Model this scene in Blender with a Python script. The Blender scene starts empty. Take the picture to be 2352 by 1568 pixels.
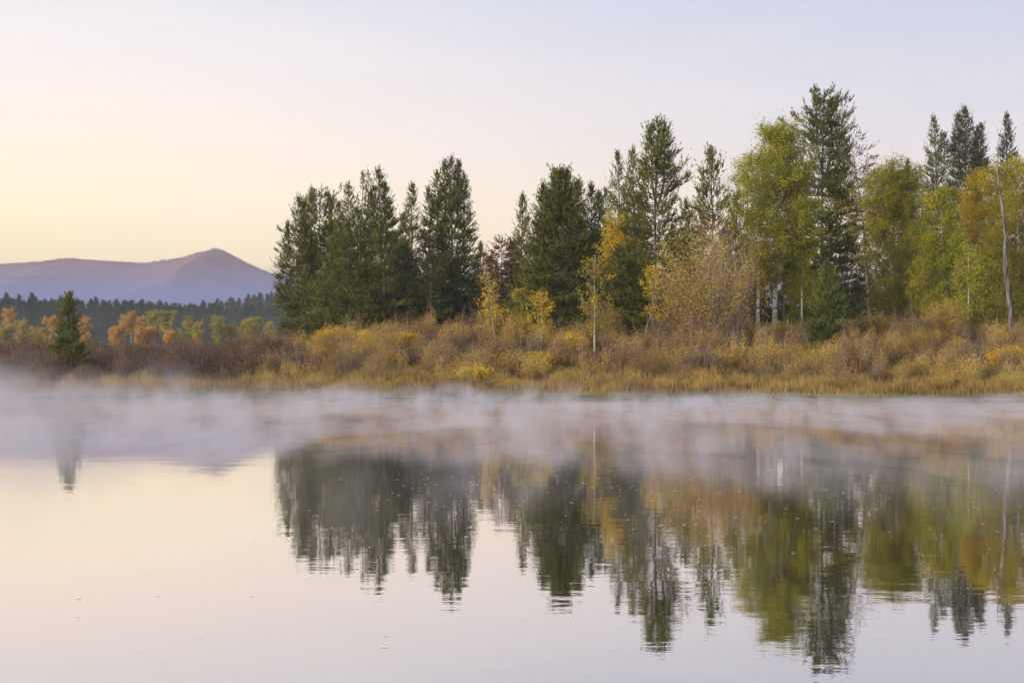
import bpy, math, random
import numpy as np
from mathutils import Vector

scene = bpy.context.scene
COL = scene.collection
R = math.radians

# ------------------------------------------------------------------ camera
FV, CX, HY, CAMZ = 3266.7, 1176.0, 827.0, 2.0      # focal length in reading units, horizon, eye height
cam_d = bpy.data.cameras.new("camera")
cam_d.sensor_width = 36.0
cam_d.lens = 50.0
cam_d.shift_y = 0.0183
cam_d.clip_start = 0.1
cam_d.clip_end = 30000
cam = bpy.data.objects.new("camera", cam_d)
COL.objects.link(cam)
cam.location = (0, 0, CAMZ)
cam.rotation_euler = (R(90), 0, 0)
scene.camera = cam

# ------------------------------------------------------------------ world
SUN_EL, SUN_AZ = 13.0, -122.0                      # degrees; azimuth clockwise from +Y (the view direction)
world = bpy.data.worlds.new("World")
scene.world = world
world.use_nodes = True
wn, wl = world.node_tree.nodes, world.node_tree.links
wn.clear()


def lin(c):
    return tuple(((v / 255) / 12.92 if v / 255 <= .04045 else ((v / 255 + .055) / 1.055) ** 2.4) for v in c)


def sky_ramp(stops, fac):
    n = wn.new("ShaderNodeValToRGB")
    e = n.color_ramp.elements
    for i, (p, c) in enumerate(stops):
        el = e[i] if i < 2 else e.new(p)
        el.position = p
        el.color = (*lin(c), 1)
    wl.new(fac, n.inputs[0])
    return n.outputs[0]


tc = wn.new("ShaderNodeTexCoord")
sep = wn.new("ShaderNodeSeparateXYZ")
wl.new(tc.outputs["Generated"], sep.inputs[0])
mr = wn.new("ShaderNodeMapRange")                  # height of the direction above the horizon
mr.inputs[1].default_value = 0.0
mr.inputs[2].default_value = 1.0
wl.new(sep.outputs["Z"], mr.inputs[0])
LEFT = [(0.0, (255, 214, 120)), (.045, (255, 227, 136)), (.075, (255, 234, 158)), (.10, (250, 233, 178)), (.145, (240, 222, 198)),
        (.19, (226, 215, 206)), (.26, (199, 202, 208)), (.5, (150, 166, 195)), (1.0, (88, 114, 163))]
RIGHT = [(0.0, (255, 207, 160)), (.045, (250, 212, 176)), (.08, (238, 208, 186)), (.11, (217, 201, 190)), (.145, (196, 190, 192)),
         (.19, (180, 180, 190)), (.26, (158, 168, 190)), (.5, (136, 154, 190)), (1.0, (82, 109, 157))]
cl = sky_ramp(LEFT, mr.outputs[0])
cr = sky_ramp(RIGHT, mr.outputs[0])
ma = wn.new("ShaderNodeMapRange")
ma.interpolation_type = 'SMOOTHSTEP'
ma.inputs[1].default_value = -.36
ma.inputs[2].default_value = .36
wl.new(sep.outputs["X"], ma.inputs[0])
mixs = wn.new("ShaderNodeMixRGB")
wl.new(ma.outputs[0], mixs.inputs[0])
wl.new(cl, mixs.inputs[1])
wl.new(cr, mixs.inputs[2])
# faint streaks of high cloud
mp = wn.new("ShaderNodeMapping")
mp.inputs["Scale"].default_value = (1.6, 1.6, 11)
mp.inputs["Rotation"].default_value = (0.06, 0.10, 0)
wl.new(tc.outputs["Generated"], mp.inputs[0])
nz = wn.new("ShaderNodeTexNoise")
nz.inputs["Scale"].default_value = 2.2
nz.inputs["Detail"].default_value = 4
wl.new(mp.outputs[0], nz.inputs[0])
mc = wn.new("ShaderNodeMapRange")
mc.inputs[1].default_value = .42
mc.inputs[2].default_value = .75
mc.inputs[4].default_value = .20
wl.new(nz.outputs[0], mc.inputs[0])
mixc = wn.new("ShaderNodeMixRGB")
wl.new(mc.outputs[0], mixc.inputs[0])
wl.new(mixs.outputs[0], mixc.inputs[1])
mixc.inputs[2].default_value = (*lin((228, 220, 215)), 1)
bg = wn.new("ShaderNodeBackground")
bg.inputs[1].default_value = 1.0
wl.new(mixc.outputs[0], bg.inputs[0])
sky = wn.new("ShaderNodeTexSky")
sky.sky_type = 'NISHITA'
sky.sun_disc = False
sky.sun_elevation = R(SUN_EL)
sky.sun_rotation = R(SUN_AZ)
bg2 = wn.new("ShaderNodeBackground")
bg2.inputs[1].default_value = 0.02
wl.new(sky.outputs[0], bg2.inputs[0])
add = wn.new("ShaderNodeAddShader")
wl.new(bg.outputs[0], add.inputs[0])
wl.new(bg2.outputs[0], add.inputs[1])
wo = wn.new("ShaderNodeOutputWorld")
wl.new(add.outputs[0], wo.inputs[0])

# ------------------------------------------------------------------ sun
sd = bpy.data.lights.new("sun", 'SUN')
sd.energy = 3.9
sd.angle = R(22)
sd.color = (1.0, .85, .66)
sun = bpy.data.objects.new("sun", sd)
COL.objects.link(sun)
sv = Vector((math.sin(R(SUN_AZ)) * math.cos(R(SUN_EL)), math.cos(R(SUN_AZ)) * math.cos(R(SUN_EL)), math.sin(R(SUN_EL))))
sun.rotation_euler = sv.to_track_quat('Z', 'Y').to_euler()

scene.view_settings.view_transform = 'Standard'
scene.view_settings.look = 'None'
scene.view_settings.exposure = 0.5
scene.view_settings.gamma = 1
scene.render.engine = 'CYCLES'
cy = scene.cycles
cy.max_bounces = 6
cy.diffuse_bounces = 2
cy.glossy_bounces = 3
cy.transmission_bounces = 2
cy.volume_bounces = 0
cy.transparent_max_bounces = 8
cy.use_denoising = True
cy.volume_step_rate = 0.2
cy.volume_max_steps = 48
cy.use_adaptive_sampling = True
cy.adaptive_threshold = 0.02

# ------------------------------------------------------------------ helpers


def smooth(a, b, x):
    t = np.clip((np.asarray(x, float) - a) / (b - a), 0, 1)
    return t * t * (3 - 2 * t)


def shore(x):
    x = np.asarray(x, float)
    return 75.0 - .175 * np.clip(x, -120, 90) + .35 * np.sin(x * .33 + 1) + .2 * np.sin(x * .93) + .1 * np.sin(x * 2.1 + 2)


def ground(x, y):
    x = np.asarray(x, float)
    y = np.asarray(y, float)
    s = y - shore(x)
    east = smooth(-26, -8, x)
    rise = (1.25 + 1.85 * east) * smooth(1.5, 42, s)
    bump = (.16 * np.sin(x * .41 + y * .2) + .12 * np.sin(x * .9 - y * .5 + 1) + .07 * np.sin(x * 2.3 + y * 1.7)) * smooth(.5, 8, s)
    z = .03 + .17 * smooth(0, .5, s) + .12 * smooth(.5, 4, s) + rise + bump + .011 * np.clip(s - 42, 0, 500)
    z = z + 31 * np.exp(-((x + 60) / 150) ** 2 - ((y - 980) / 190) ** 2)
    bed = .03 - 1.3 * smooth(0, 9, -s)
    return np.where(s > 0, z, bed)


def px(vx, Y):
    return (vx - CX) / FV * Y


def pz(vy, Y):
    return CAMZ - (vy - HY) / FV * Y


def make_mesh(name, chunks, mat, parent=None, smooth_shade=False):
    """chunks: list of (verts (N,3), faces (M,k), tint (N,)) joined into one mesh object"""
    vs, ts, loops, starts, base, ls = [], [], [], [], 0, 0
    for v, f, t in chunks:
        if len(f) == 0:
            continue
        vs.append(v)
        ts.append(np.broadcast_to(np.asarray(t, float), (len(v),)))
        loops.append((f + base).ravel())
        starts.append(np.arange(len(f)) * f.shape[1] + ls)
        base += len(v)
        ls += f.size
    V = np.concatenate(vs).astype(np.float32)
    T = np.concatenate(ts).astype(np.float32)
    L = np.concatenate(loops).astype(np.int32)
    S = np.concatenate(starts).astype(np.int32)
    me = bpy.data.meshes.new(name)
    me.vertices.add(len(V))
    me.vertices.foreach_set("co", V.ravel())
    me.loops.add(len(L))
    me.loops.foreach_set("vertex_index", L)
    me.polygons.add(len(S))
    me.polygons.foreach_set("loop_start", S)
    if smooth_shade:
        me.polygons.foreach_set("use_smooth", np.ones(len(S), dtype=bool))
    me.update(calc_edges=True)
    a = me.attributes.new("tint", 'FLOAT', 'POINT')
    a.data.foreach_set("value", T)
    me.materials.append(mat)
    o = bpy.data.objects.new(name, me)
    COL.objects.link(o)
    if parent is not None:
        o.parent = parent
    return o


def tag(o, label=None, cat=None, group=None, kind=None):
    if label:
        o["label"] = label
    if cat:
        o["category"] = cat
    if group:
        o["group"] = group
    if kind:
        o["kind"] = kind
    return o


def thing(name, x, y, label, cat, group=None, rz=0.0, sink=.08):
    o = bpy.data.objects.new(name, None)
    COL.objects.link(o)
    o.empty_display_size = .3
    o.location = (x, y, float(ground(x, y)) - sink)
    o.rotation_euler = (0, 0, rz)
    return tag(o, label, cat, group)


def norm(a):
    return a / np.maximum(np.linalg.norm(a, axis=-1, keepdims=True), 1e-9)


def tubes(P, Rr, sides=4, tint=.5):
    """many tapered tubes at once: P (B,K,3), Rr (B,K)"""
    B, K, _ = P.shape
    d = norm(np.gradient(P, axis=1))
    ref = np.where(np.abs(d[..., 2:3]) > .8, np.array([1., 0, 0]), np.array([0, 0, 1.]))
    u = norm(np.cross(d, ref))
    w = np.cross(d, u)
    a = np.arange(sides) * 2 * math.pi / sides
    ring = u[:, :, None, :] * np.cos(a)[None, None, :, None] + w[:, :, None, :] * np.sin(a)[None, None, :, None]
    V = P[:, :, None, :] + ring * Rr[:, :, None, None]
    idx = np.arange(B * K * sides).reshape(B, K, sides)
    a0 = idx[:, :-1]
    a1 = idx[:, 1:]
    F = np.stack([a0, np.roll(a0, -1, 2), np.roll(a1, -1, 2), a1], -1).reshape(-1, 4)
    t = np.broadcast_to(np.asarray(tint, float).reshape(-1, 1, 1), (B, K, sides)).ravel() if np.ndim(tint) else np.full(B * K * sides, tint)
    return V.reshape(-1, 3), F, t


def needles(rng, pos, axis, L, M, nl, nw, tint):
    """candles of needle blades: pos (T,3) axis (T,3) L (T,)"""
    T = len(pos)
    s = rng.random((T, M, 1))
    o = pos[:, None] + axis[:, None] * L[:, None, None] * s
    d = norm(axis[:, None] + rng.normal(0, .42, (T, M, 3)))
    ln = nl * rng.uniform(.65, 1.25, (T, M, 1))
    side = norm(np.cross(d, rng.normal(0, 1, (T, M, 3)))) * nw * .5
    V = np.stack([o - side, o + side, o + d * ln], 2).reshape(-1, 3)
    F = np.arange(T * M * 3).reshape(-1, 3)
    t = np.repeat(np.clip(tint[:, None] + rng.normal(0, .09, (T, M)), 0, 1).ravel(), 3)
    return V, F, t


def leaves(rng, pos, size, tint, dirs=None, aspect=.75):
    """rhombic leaves at pos (N,3)"""
    N = len(pos)
    a = rng.normal(0, 1, (N, 3)) if dirs is None else dirs + rng.normal(0, .45, (N, 3))
    a = norm(a)
    b = norm(np.cross(a, rng.normal(0, 1, (N, 3))))
    s = (size * rng.uniform(.6, 1.3, N))[:, None]
    V = np.stack([pos - a * s * .5, pos + b * s * .5 * aspect, pos + a * s * .5, pos - b * s * .5 * aspect], 1).reshape(-1, 3)
    F = np.arange(N * 4).reshape(-1, 4)
    return V, F, np.repeat(np.clip(tint, 0, 1), 4)


PINE = [(0, .03), (.06, .12), (.15, .27), (.3, .46), (.5, .72), (.75, 1), (.92, .95), (1, .6)]
SLIM = [(0, .03), (.1, .16), (.3, .40), (.55, .70), (.8, 1), (1, .8)]
DOME = [(0, .03), (.05, .12), (.15, .28), (.3, .48), (.5, .72), (.78, 1), (1, .8)]
ROUND = [(0, .35), (.05, .72), (.2, .95), (.45, 1), (.7, .85), (1, .6)]


def conifer_core(rng, H, Rm, prof=PINE, base=.08, dens=1.0, gap=.35, curl=1.1, cl=.72, nl=.26, nw=.05, M=12, x0=0., y0=0., z0=0., lean=(0, 0), tr=None, warp=None, outw=0., clump=1.0, dead_low=True):
    """candles of needles on curved branches round one trunk: returns (crown chunks, wood chunks)"""
    nb = int(H * 12.5 * dens * (1 - base * .7))
    h = base + (1 - base) * (np.arange(nb) + rng.random(nb)) / nb
    wh = min(rng.uniform(.62, .8), H * .026) / H                                   # branches sit in whorls
    h = np.where(rng.random(nb) < .8, np.clip((np.round(h / wh) + rng.normal(0, .13, nb)) * wh, base, .995), h)
    h.sort()
    u = (1 - h) / (1 - base)
    az = rng.random(nb) * 2 * math.pi
    ph = rng.random(6) * 6.28
    lump = .5 + .5 * np.sin(az * 2 + ph[0] + h * 9) * np.sin(h * H * .8 + ph[1] + az) + .25 * np.sin(az * 5 + h * 31 + ph[2])
    px_, pr_ = zip(*prof)
    ru = np.interp(np.maximum(0, u - .6 * Rm * np.interp(u, px_, pr_) / H), px_, pr_)
    r = Rm * ru * (1.16 - gap * .55 + gap * .75 * np.clip(lump, 0, 1.2)) * rng.uniform(.6, 1.24, nb)
    keep = rng.random(nb) > gap * .35 * (lump < .25)
    h, u, az, r = h[keep], u[keep], az[keep], r[keep]
    nb = len(h)
    out = np.stack([np.cos(az), np.sin(az), np.zeros(nb)], 1)
    lat = np.stack([-np.sin(az), np.cos(az), np.zeros(nb)], 1)
    sl = .55 - .85 * smooth(0, .65, u) + rng.normal(0, .08, nb)        # upper branches climb, lower ones droop
    cu = .14 + .26 * rng.random(nb)
    wob = np.stack([np.interp(h, [0, .3, .6, 1], [0, *rng.normal(0, .012 * H, 2), rng.normal(0, .004 * H)]),
                    np.interp(h, [0, .3, .6, 1], [0, *rng.normal(0, .012 * H, 2), 0])], 1)
    c0 = np.stack([x0 + wob[:, 0] + lean[0] * h ** 1.5, y0 + wob[:, 1] + lean[1] * h ** 1.5, z0 + h * H], 1)

    def along(i, s):
        return c0[i] + out[i] * (r[i] * s)[:, None] + np.array([0, 0, 1.]) * (r[i] * (sl[i] * s + cu[i] * s * s))[:, None]
    nc = np.maximum(2, (r * 6.6 * clump * (.75 + .3 * smooth(.1, .5, u)) * (0.8 + .5 * r / max(Rm, .1))).astype(int) + 1)
    i = np.repeat(np.arange(nb), nc)
    n = len(i)
    s = np.clip(1 - rng.random(n) ** 1.35 * .82, 0, 1.0)
    lo = rng.uniform(-1, 1, n) * r[i] * (.08 + .36 * (1.1 - s)) + rng.normal(0, .1, n)
    p = along(i, s) + lat[i] * lo[:, None] + np.array([0, 0, 1.]) * (rng.uniform(-.10, .22, n) * .6)[:, None]
    ax = norm(out[i] * (rng.uniform(.1, .7, n) + outw + .55 * u[i])[:, None] + np.array([0, 0, 1.]) * curl * (rng.uniform(.5, 1.1, n) * (1 - .5 * u[i]))[:, None]
              + lat[i] * (np.sign(lo) * rng.uniform(0, .5, n))[:, None] + rng.normal(0, .15, (n, 3)))
    L = cl * rng.uniform(.5, 1.2, n) * (.45 + .55 * smooth(0, .2, u[i]))
    tips = along(np.arange(nb), np.full(nb, .97)) + rng.normal(0, .05, (nb, 3))
    i = np.concatenate([i, np.arange(nb)])
    p = np.concatenate([p, tips])
    ax = np.concatenate([ax, norm(out * (rng.uniform(.05, .45, nb) + .7 * u)[:, None] + np.array([0, 0, 1.]) * (curl * (1 - .35 * u))[:, None] + rng.normal(0, .1, (nb, 3)))])
    L = np.concatenate([L, cl * rng.uniform(1.1, 2.1, nb) * (.6 + .4 * smooth(0, .15, u))])
    n = len(i)
    # top spire
    bt = rng.random(nb)
    tint = np.clip(.5 + (bt[i] - .5) * .45 + rng.normal(0, .13, n), 0, 1)
    ntop = 5
    zt = z0 + H * (1 - np.linspace(0, .03, ntop))
    pt = np.stack([np.full(ntop, x0 + lean[0]), np.full(ntop, y0 + lean[1]), zt], 1)
    p = np.concatenate([p, pt])
    ax = np.concatenate([ax, np.tile([0, 0, 1.], (ntop, 1)) + rng.normal(0, .08, (ntop, 3))])
    L = np.concatenate([L, np.full(ntop, cl * .8)])
    tint[-nb:] += .12
    tint = np.concatenate([tint, np.full(ntop, .6)])
    crown = [needles(rng, p, ax, L, M, nl, nw, tint)]
    # wood
    K = 5
    ss = np.linspace(0, 1, K)
    P = np.stack([along(np.arange(nb), np.full(nb, q)) for q in ss], 1)
    br = (.010 + .012 * r)[:, None] * np.linspace(1, .25, K)[None]
    tr = tr or (.0085 * H + .03)
    hz = np.linspace(0, 1, 12)
    tw = np.stack([x0 + np.interp(hz, h[::-1] if h[0] > h[-1] else h, wob[:, 0]) * (hz > 0) + lean[0] * hz ** 1.5,
                   y0 + np.interp(hz, h, wob[:, 1]) * (hz > 0) + lean[1] * hz ** 1.5, z0 + hz * H], 1)
    trr = tr * (1.0 - .93 * hz) * (1 + .35 * np.exp(-hz * 40))
    wood = [tubes(P, br, 3, .3), tubes(tw[None], trr[None], 8, .5)]
    return crown, wood


def conifer(name, vx, vy, Y, hw, label, mat, bark, seed, cat="conifer", group=None, leaders=(), rootname="conifer_tree", **k):
    rng = np.random.default_rng(seed)
    x = px(vx, Y)
    o = thing(rootname, x, Y, label, cat, group)
    H = pz(vy, Y) - o.location.z - .75 * k.get('cl', .55)
    Rm = 1.28 * hw / FV * Y
    k.setdefault('nw', .07)
    k.setdefault('nl', .24)
    crown, wood = conifer_core(rng, H, Rm, **k)
    kk = {a: b for a, b in k.items() if a not in ('prof', 'base', 'lean', 'tr')}
    for (dx, ty, w, b0) in leaders:                       # side tops: offset, top row, half width, start height fraction
        dxm = dx / FV * Y
        Ht = pz(ty, Y) - o.location.z
        z0 = b0 * H
        c, w_ = conifer_core(rng, Ht - z0, w / FV * Y, prof=SLIM, base=.02, x0=dxm, y0=rng.normal(0, .5), z0=z0, tr=.09, **kk)
        crown += c
        wood += w_
        K = 4
        q = np.linspace(0, 1, K)
        P = np.stack([dxm * q, 0 * q, z0 - .12 * H + .12 * H * q ** 1.6 + 0 * q], 1)
        wood.append(tubes(P[None], np.linspace(.12, .09, K)[None], 5, .4))
    make_mesh("trunk", wood, bark, o, True)
    make_mesh("crown", crown, mat, o)
    return o


def limb_set(rng, c0, dirs, lens, K=5, up=.35, wig=.06):
    """limbs curving upward from points c0 (B,3)"""
    B = len(c0)
    s = np.linspace(0, 1, K)
    P = c0[:, None] + dirs[:, None] * (lens[:, None] * s)[..., None]
    P[:, :, 2] += up * lens[:, None] * s[None] ** 2
    P[:, 1:] += rng.normal(0, 1, (B, K - 1, 3)) * (wig * lens)[:, None, None]
    return P


def aspen_core(rng, H, Rm, prof, base=.35, nl=44, leafn=16000, leaf=.125, csig=.42, lean=(0, 0), up=.45, tilt=.45, bend=.02, tr=None, hue=.5, huev=.25, x0=0., y0=0., sub=5, fill=1.0):
    h = base + (.97 - base) * np.sort(rng.random(nl)) ** .9
    u = (1 - h) / (1 - base)
    az = np.arange(nl) * 2.4 + rng.normal(0, .4, nl)
    px_, pr_ = zip(*prof)
    r = Rm * np.interp(u, px_, pr_) * rng.uniform(.6, 1.12, nl)
    hz = np.linspace(0, 1, 14)
    wx = np.cumsum(rng.normal(0, bend * H / 6, 14)) * hz
    wy = np.cumsum(rng.normal(0, bend * H / 6, 14)) * hz
    wx -= wx[-1] * hz
    wy -= wy[-1] * hz
    tw = np.stack([x0 + wx + lean[0] * hz, y0 + wy + lean[1] * hz, hz * H], 1)
    tr = tr or .0085 * H + .02
    trr = tr * (1 - .9 * hz) * (1 + .3 * np.exp(-hz * 30))
    zs = h - .10 * u - .03
    c0 = np.stack([np.interp(zs, hz, tw[:, 0]), np.interp(zs, hz, tw[:, 1]), zs * H], 1)
    d = norm(np.stack([np.cos(az), np.sin(az), np.full(nl, tilt) + rng.normal(0, .15, nl)], 1))
    P = limb_set(rng, c0, d, r, 5, up, .04)
    lr = (.012 + .009 * r)[:, None] * np.linspace(1, .2, 5)[None]
    wood = [tubes(tw[None], trr[None], 8, .5) + ('trunk',), tubes(P, lr, 4, .4)]
    # sub limbs
    i = np.repeat(np.arange(nl), sub)
    s = rng.uniform(.25, 1, len(i))
    k = np.clip((s * 4).astype(int), 0, 3)
    f = (s * 4 - k)[:, None]
    c1 = P[i, k] * (1 - f) + P[i, k + 1] * f
    d1 = norm(d[i] * .5 + rng.normal(0, .6, (len(i), 3)) + np.array([0, 0, .35]))
    l1 = r[i] * rng.uniform(.25, .55, len(i)) + .25
    P1 = limb_set(rng, c1, d1, l1, 4, .3, .05)
    wood.append(tubes(P1, np.full((len(i), 1), .011) * np.linspace(1, .4, 4)[None], 3, .4))
    # leaves round the sub limbs, plus some along the trunk top
    w = l1 * (rng.random(len(i)) > .1 * (2 - fill)) * rng.uniform(.4, 1.3, len(i))
    j = rng.choice(len(i), leafn, p=w / w.sum())
    s = rng.beta(2.2, 1.2, leafn) * 3
    k = np.clip(s.astype(int), 0, 2)
    f = (s - k)[:, None]
    p = P1[j, k] * (1 - f) + P1[j, k + 1] * f + rng.normal(0, 1, (leafn, 3)) * csig * np.array([1, 1, .8]) * rng.uniform(.2, 1, (leafn, 1))
    bt = rng.normal(hue, huev * .6, nl)
    t = bt[i[j]] + rng.normal(0, huev * .35, len(i))[j] + rng.normal(0, .07, leafn)
    return [leaves(rng, p, leaf, t)], wood


ASP = [(0, .12), (.1, .4), (.25, .65), (.45, .9), (.65, 1), (.85, .85), (1, .45)]
EGG = [(0, .2), (.08, .5), (.2, .75), (.4, .97), (.6, 1), (.85, .85), (1, .6)]


def aspen(vx, vy, Y, hw, label, mat, bark, seed, cat="aspen", group=None, rootname="aspen_tree", prof=ASP, extra=(), **k):
    rng = np.random.default_rng(seed)
    o = thing(rootname, px(vx, Y), Y, label, cat, group)
    H = pz(vy, Y) - o.location.z
    cr_, wd = aspen_core(rng, H, hw / FV * Y, prof, **k)
    for (dx, ty, w, kw) in extra:
        k2 = dict(k)
        k2.update(kw)
        k2['x0'] = dx / FV * Y
        k2['y0'] = rng.normal(0, .4)
        a, b = aspen_core(rng, pz(ty, Y) - o.location.z, w / FV * Y, prof, **k2)
        cr_ += a
        wd += b
    make_mesh("trunk", [w_[:3] for w_ in wd if w_[3:] == ("trunk",)], bark, o, True)
    make_mesh("branches", [w_[:3] for w_ in wd if w_[3:] != ("trunk",)], M_LIMB if Y < 200 else bark, o)
    make_mesh("crown", cr_, mat, o)
    return o


def bush_core(rng, Rm, H, ns=70, ln=2600, leaf=.09, hue=.5, huev=.12, bare=.35, spread=1.0, thick=.012, K=5, csig=.09):
    """stems fanning out of one root with narrow leaves on their outer part"""
    az = rng.random(ns) * 2 * math.pi
    q = rng.random(ns) ** .55
    b = np.stack([np.cos(az) * q * Rm * .35, np.sin(az) * q * Rm * .35, np.zeros(ns)], 1)
    d = np.stack([np.cos(az) * q * Rm * .65 * spread, np.sin(az) * q * Rm * .65 * spread, np.zeros(ns)], 1)
    hh = H * (1.02 - .30 * q ** 2) * rng.uniform(.6, 1.1, ns)
    s = np.linspace(0, 1, K)
    P = b[:, None] + d[:, None] * (s[None, :, None] ** 1.3)
    P[:, :, 2] = hh[:, None] * s[None] ** .85
    P[:, 1:] += rng.normal(0, .035 * H, (ns, K - 1, 3))
    wood = tubes(P, thick * np.linspace(1, .35, K)[None] * rng.uniform(.7, 1.3, (ns, 1)), 3, rng.random(ns))
    j = rng.integers(0, ns, ln)
    s = (bare + (1 - bare) * rng.beta(1.6, 1.05, ln)) * (K - 1)
    k = np.clip(s.astype(int), 0, K - 2)
    f = (s - k)[:, None]
    dd = P[j, k + 1] - P[j, k]
    p = P[j, k] * (1 - f) + P[j, k + 1] * f + rng.normal(0, csig, (ln, 3))
    t = hue + rng.normal(0, huev, ns)[j] + rng.normal(0, .06, ln)
    lv = leaves(rng, p, leaf, t, norm(dd), .42)
    return [lv], [wood]


def bush(vx, vtop, Y, hw, label, mat, smat, seed, cat="bush", group=None, rootname="willow_bush", **k):
    rng = np.random.default_rng(seed)
    o = thing(rootname, px(vx, Y), Y, label, cat, group)
    H = max(.5, pz(vtop, Y) - o.location.z)
    f, w = bush_core(rng, hw / FV * Y, H, **k)
    make_mesh("stems", w, smat, o)
    make_mesh("foliage", f, mat, o)
    return o

# ------------------------------------------------------------------ materials


def new_mat(name):
    m = bpy.data.materials.new(name)
    m.use_nodes = True
    m.node_tree.nodes.clear()
    return m, m.node_tree.nodes, m.node_tree.links


def ramp_node(n, stops, interp='LINEAR'):
    r = n.new("ShaderNodeValToRGB")
    r.color_ramp.interpolation = interp
    e = r.color_ramp.elements
    for i, (p, c) in enumerate(stops):
        el = e[i] if i < 2 else e.new(p)
        el.position = p
        el.color = (*c, 1)
    return r


def leaf_mat(name, cols, trans=.3):
    m, n, l = new_mat(name)
    at = n.new("ShaderNodeAttribute")
    at.attribute_name = "tint"
    k = len(cols)
    rp = ramp_node(n, [(i / (k - 1), c) for i, c in enumerate(cols)])
    l.new(at.outputs["Fac"], rp.inputs[0])
    d = n.new("ShaderNodeBsdfDiffuse")
    t = n.new("ShaderNodeBsdfTranslucent")
    l.new(rp.outputs[0], d.inputs[0])
    l.new(rp.outputs[0], t.inputs[0])
    mx = n.new("ShaderNodeMixShader")
    mx.inputs[0].default_value = trans
    l.new(d.outputs[0], mx.inputs[1])
    l.new(t.outputs[0], mx.inputs[2])
    o = n.new("ShaderNodeOutputMaterial")
    l.new(mx.outputs[0], o.inputs[0])
    return m


def noise_mat(name, cols, scale=(3, 3, 3), detail=5, rough=.9, bump=.3, lo=.35, hi=.65, attr=False):
    m, n, l = new_mat(name)
    tcn = n.new("ShaderNodeTexCoord")
    mpn = n.new("ShaderNodeMapping")
    mpn.inputs["Scale"].default_value = scale
    l.new(tcn.outputs["Object"], mpn.inputs[0])
    nn = n.new("ShaderNodeTexNoise")
    nn.inputs["Scale"].default_value = 1.0
    nn.inputs["Detail"].default_value = detail
    l.new(mpn.outputs[0], nn.inputs[0])
    k = len(cols)
    rp = ramp_node(n, [(lo + (hi - lo) * i / (k - 1), c) for i, c in enumerate(cols)])
    l.new(nn.outputs[0], rp.inputs[0])
    p = n.new("ShaderNodeBsdfPrincipled")
    p.inputs["Roughness"].default_value = rough
    p.inputs["Specular IOR Level"].default_value = .15
    l.new(rp.outputs[0], p.inputs["Base Color"])
    if bump:
        b = n.new("ShaderNodeBump")
        b.inputs["Strength"].default_value = bump
        b.inputs["Distance"].default_value = .05
        l.new(nn.outputs[0], b.inputs["Height"])
        l.new(b.outputs[0], p.inputs["Normal"])
    o = n.new("ShaderNodeOutputMaterial")
    l.new(p.outputs[0], o.inputs[0])
    return m


M_PINE = leaf_mat("pine_needles", [(.042, .054, .021), (.086, .103, .034), (.14, .16, .048), (.20, .215, .064)], .2)
M_PINE_OLIVE = leaf_mat("olive_pine_needles", [(.052, .062, .023), (.105, .12, .037), (.165, .18, .05), (.24, .24, .066)], .2)
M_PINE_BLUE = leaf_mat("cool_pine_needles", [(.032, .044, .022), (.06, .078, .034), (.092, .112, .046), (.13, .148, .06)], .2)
M_SPRUCE = leaf_mat("spruce_needles", [(.055, .08, .028), (.10, .135, .042), (.15, .19, .056), (.21, .25, .075)], .2)
M_RUST = leaf_mat("rusty_dead_needles", [(.085, .05, .035), (.13, .08, .05), (.18, .115, .065), (.19, .15, .06)], .15)
M_BROWNPINE = leaf_mat("thin_brown_needles", [(.08, .06, .035), (.13, .10, .05), (.17, .13, .06), (.15, .16, .06)], .15)
M_ASPEN = leaf_mat("aspen_green_leaves", [(.165, .195, .03), (.26, .285, .045), (.38, .375, .05), (.52, .42, .05)], .35)
M_ASPEN_OLIVE = leaf_mat("aspen_olive_leaves", [(.155, .17, .028), (.26, .255, .035), (.39, .345, .04), (.54, .41, .04)], .35)
M_ASPEN_YELLOW = leaf_mat("aspen_yellow_leaves", [(.35, .27, .03), (.50, .38, .035), (.62, .45, .04), (.70, .42, .05)], .35)
M_ASPEN_ORANGE = leaf_mat("aspen_orange_leaves", [(.42, .34, .03), (.60, .44, .03), (.74, .45, .035), (.78, .40, .05)], .35)
M_ASPEN_TOP = leaf_mat("turning_aspen_leaves", [(.22, .24, .03), (.34, .33, .04), (.48, .34, .05), (.54, .28, .06)], .35)
M_FARGOLD = leaf_mat("far_gold_leaves", [(.40, .27, .06), (.52, .34, .07), (.60, .36, .08), (.62, .33, .10)], .35)
M_FARYELLOW = leaf_mat("far_yellow_leaves", [(.34, .28, .08), (.46, .36, .09), (.55, .38, .10)], .35)
M_DRYGRASS = leaf_mat("dry_grass_blades", [(.20, .13, .065), (.30, .20, .08), (.40, .28, .10), (.46, .35, .15)], .3)
M_WILLOW = leaf_mat("willow_leaves", [(.22, .18, .06), (.38, .28, .075), (.54, .39, .085), (.62, .46, .09)], .3)
M_OCHRE = leaf_mat("ochre_willow_leaves", [(.42, .28, .045), (.58, .39, .05), (.68, .46, .055), (.66, .52, .07)], .3)
M_THICKET = leaf_mat("thicket_leaves", [(.13, .095, .078), (.21, .145, .09), (.36, .23, .075), (.51, .34, .06), (.60, .43, .07), (.50, .43, .13)], .25)
M_DARKBRUSH = leaf_mat("dark_brown_brush", [(.07, .05, .042), (.11, .075, .055), (.15, .10, .06), (.18, .13, .06)], .2)
M_GRASS = leaf_mat("bank_grass_blades", [(.15, .18, .08), (.26, .27, .11), (.42, .37, .15), (.54, .44, .20)], .3)
M_TWIG = leaf_mat("grey_brown_twigs", [(.14, .10, .085), (.24, .18, .15), (.36, .29, .25)], 0)
M_PALETWIG = leaf_mat("pale_grey_twigs", [(.26, .21, .19), (.36, .31, .29), (.46, .41, .39)], 0)
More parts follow.
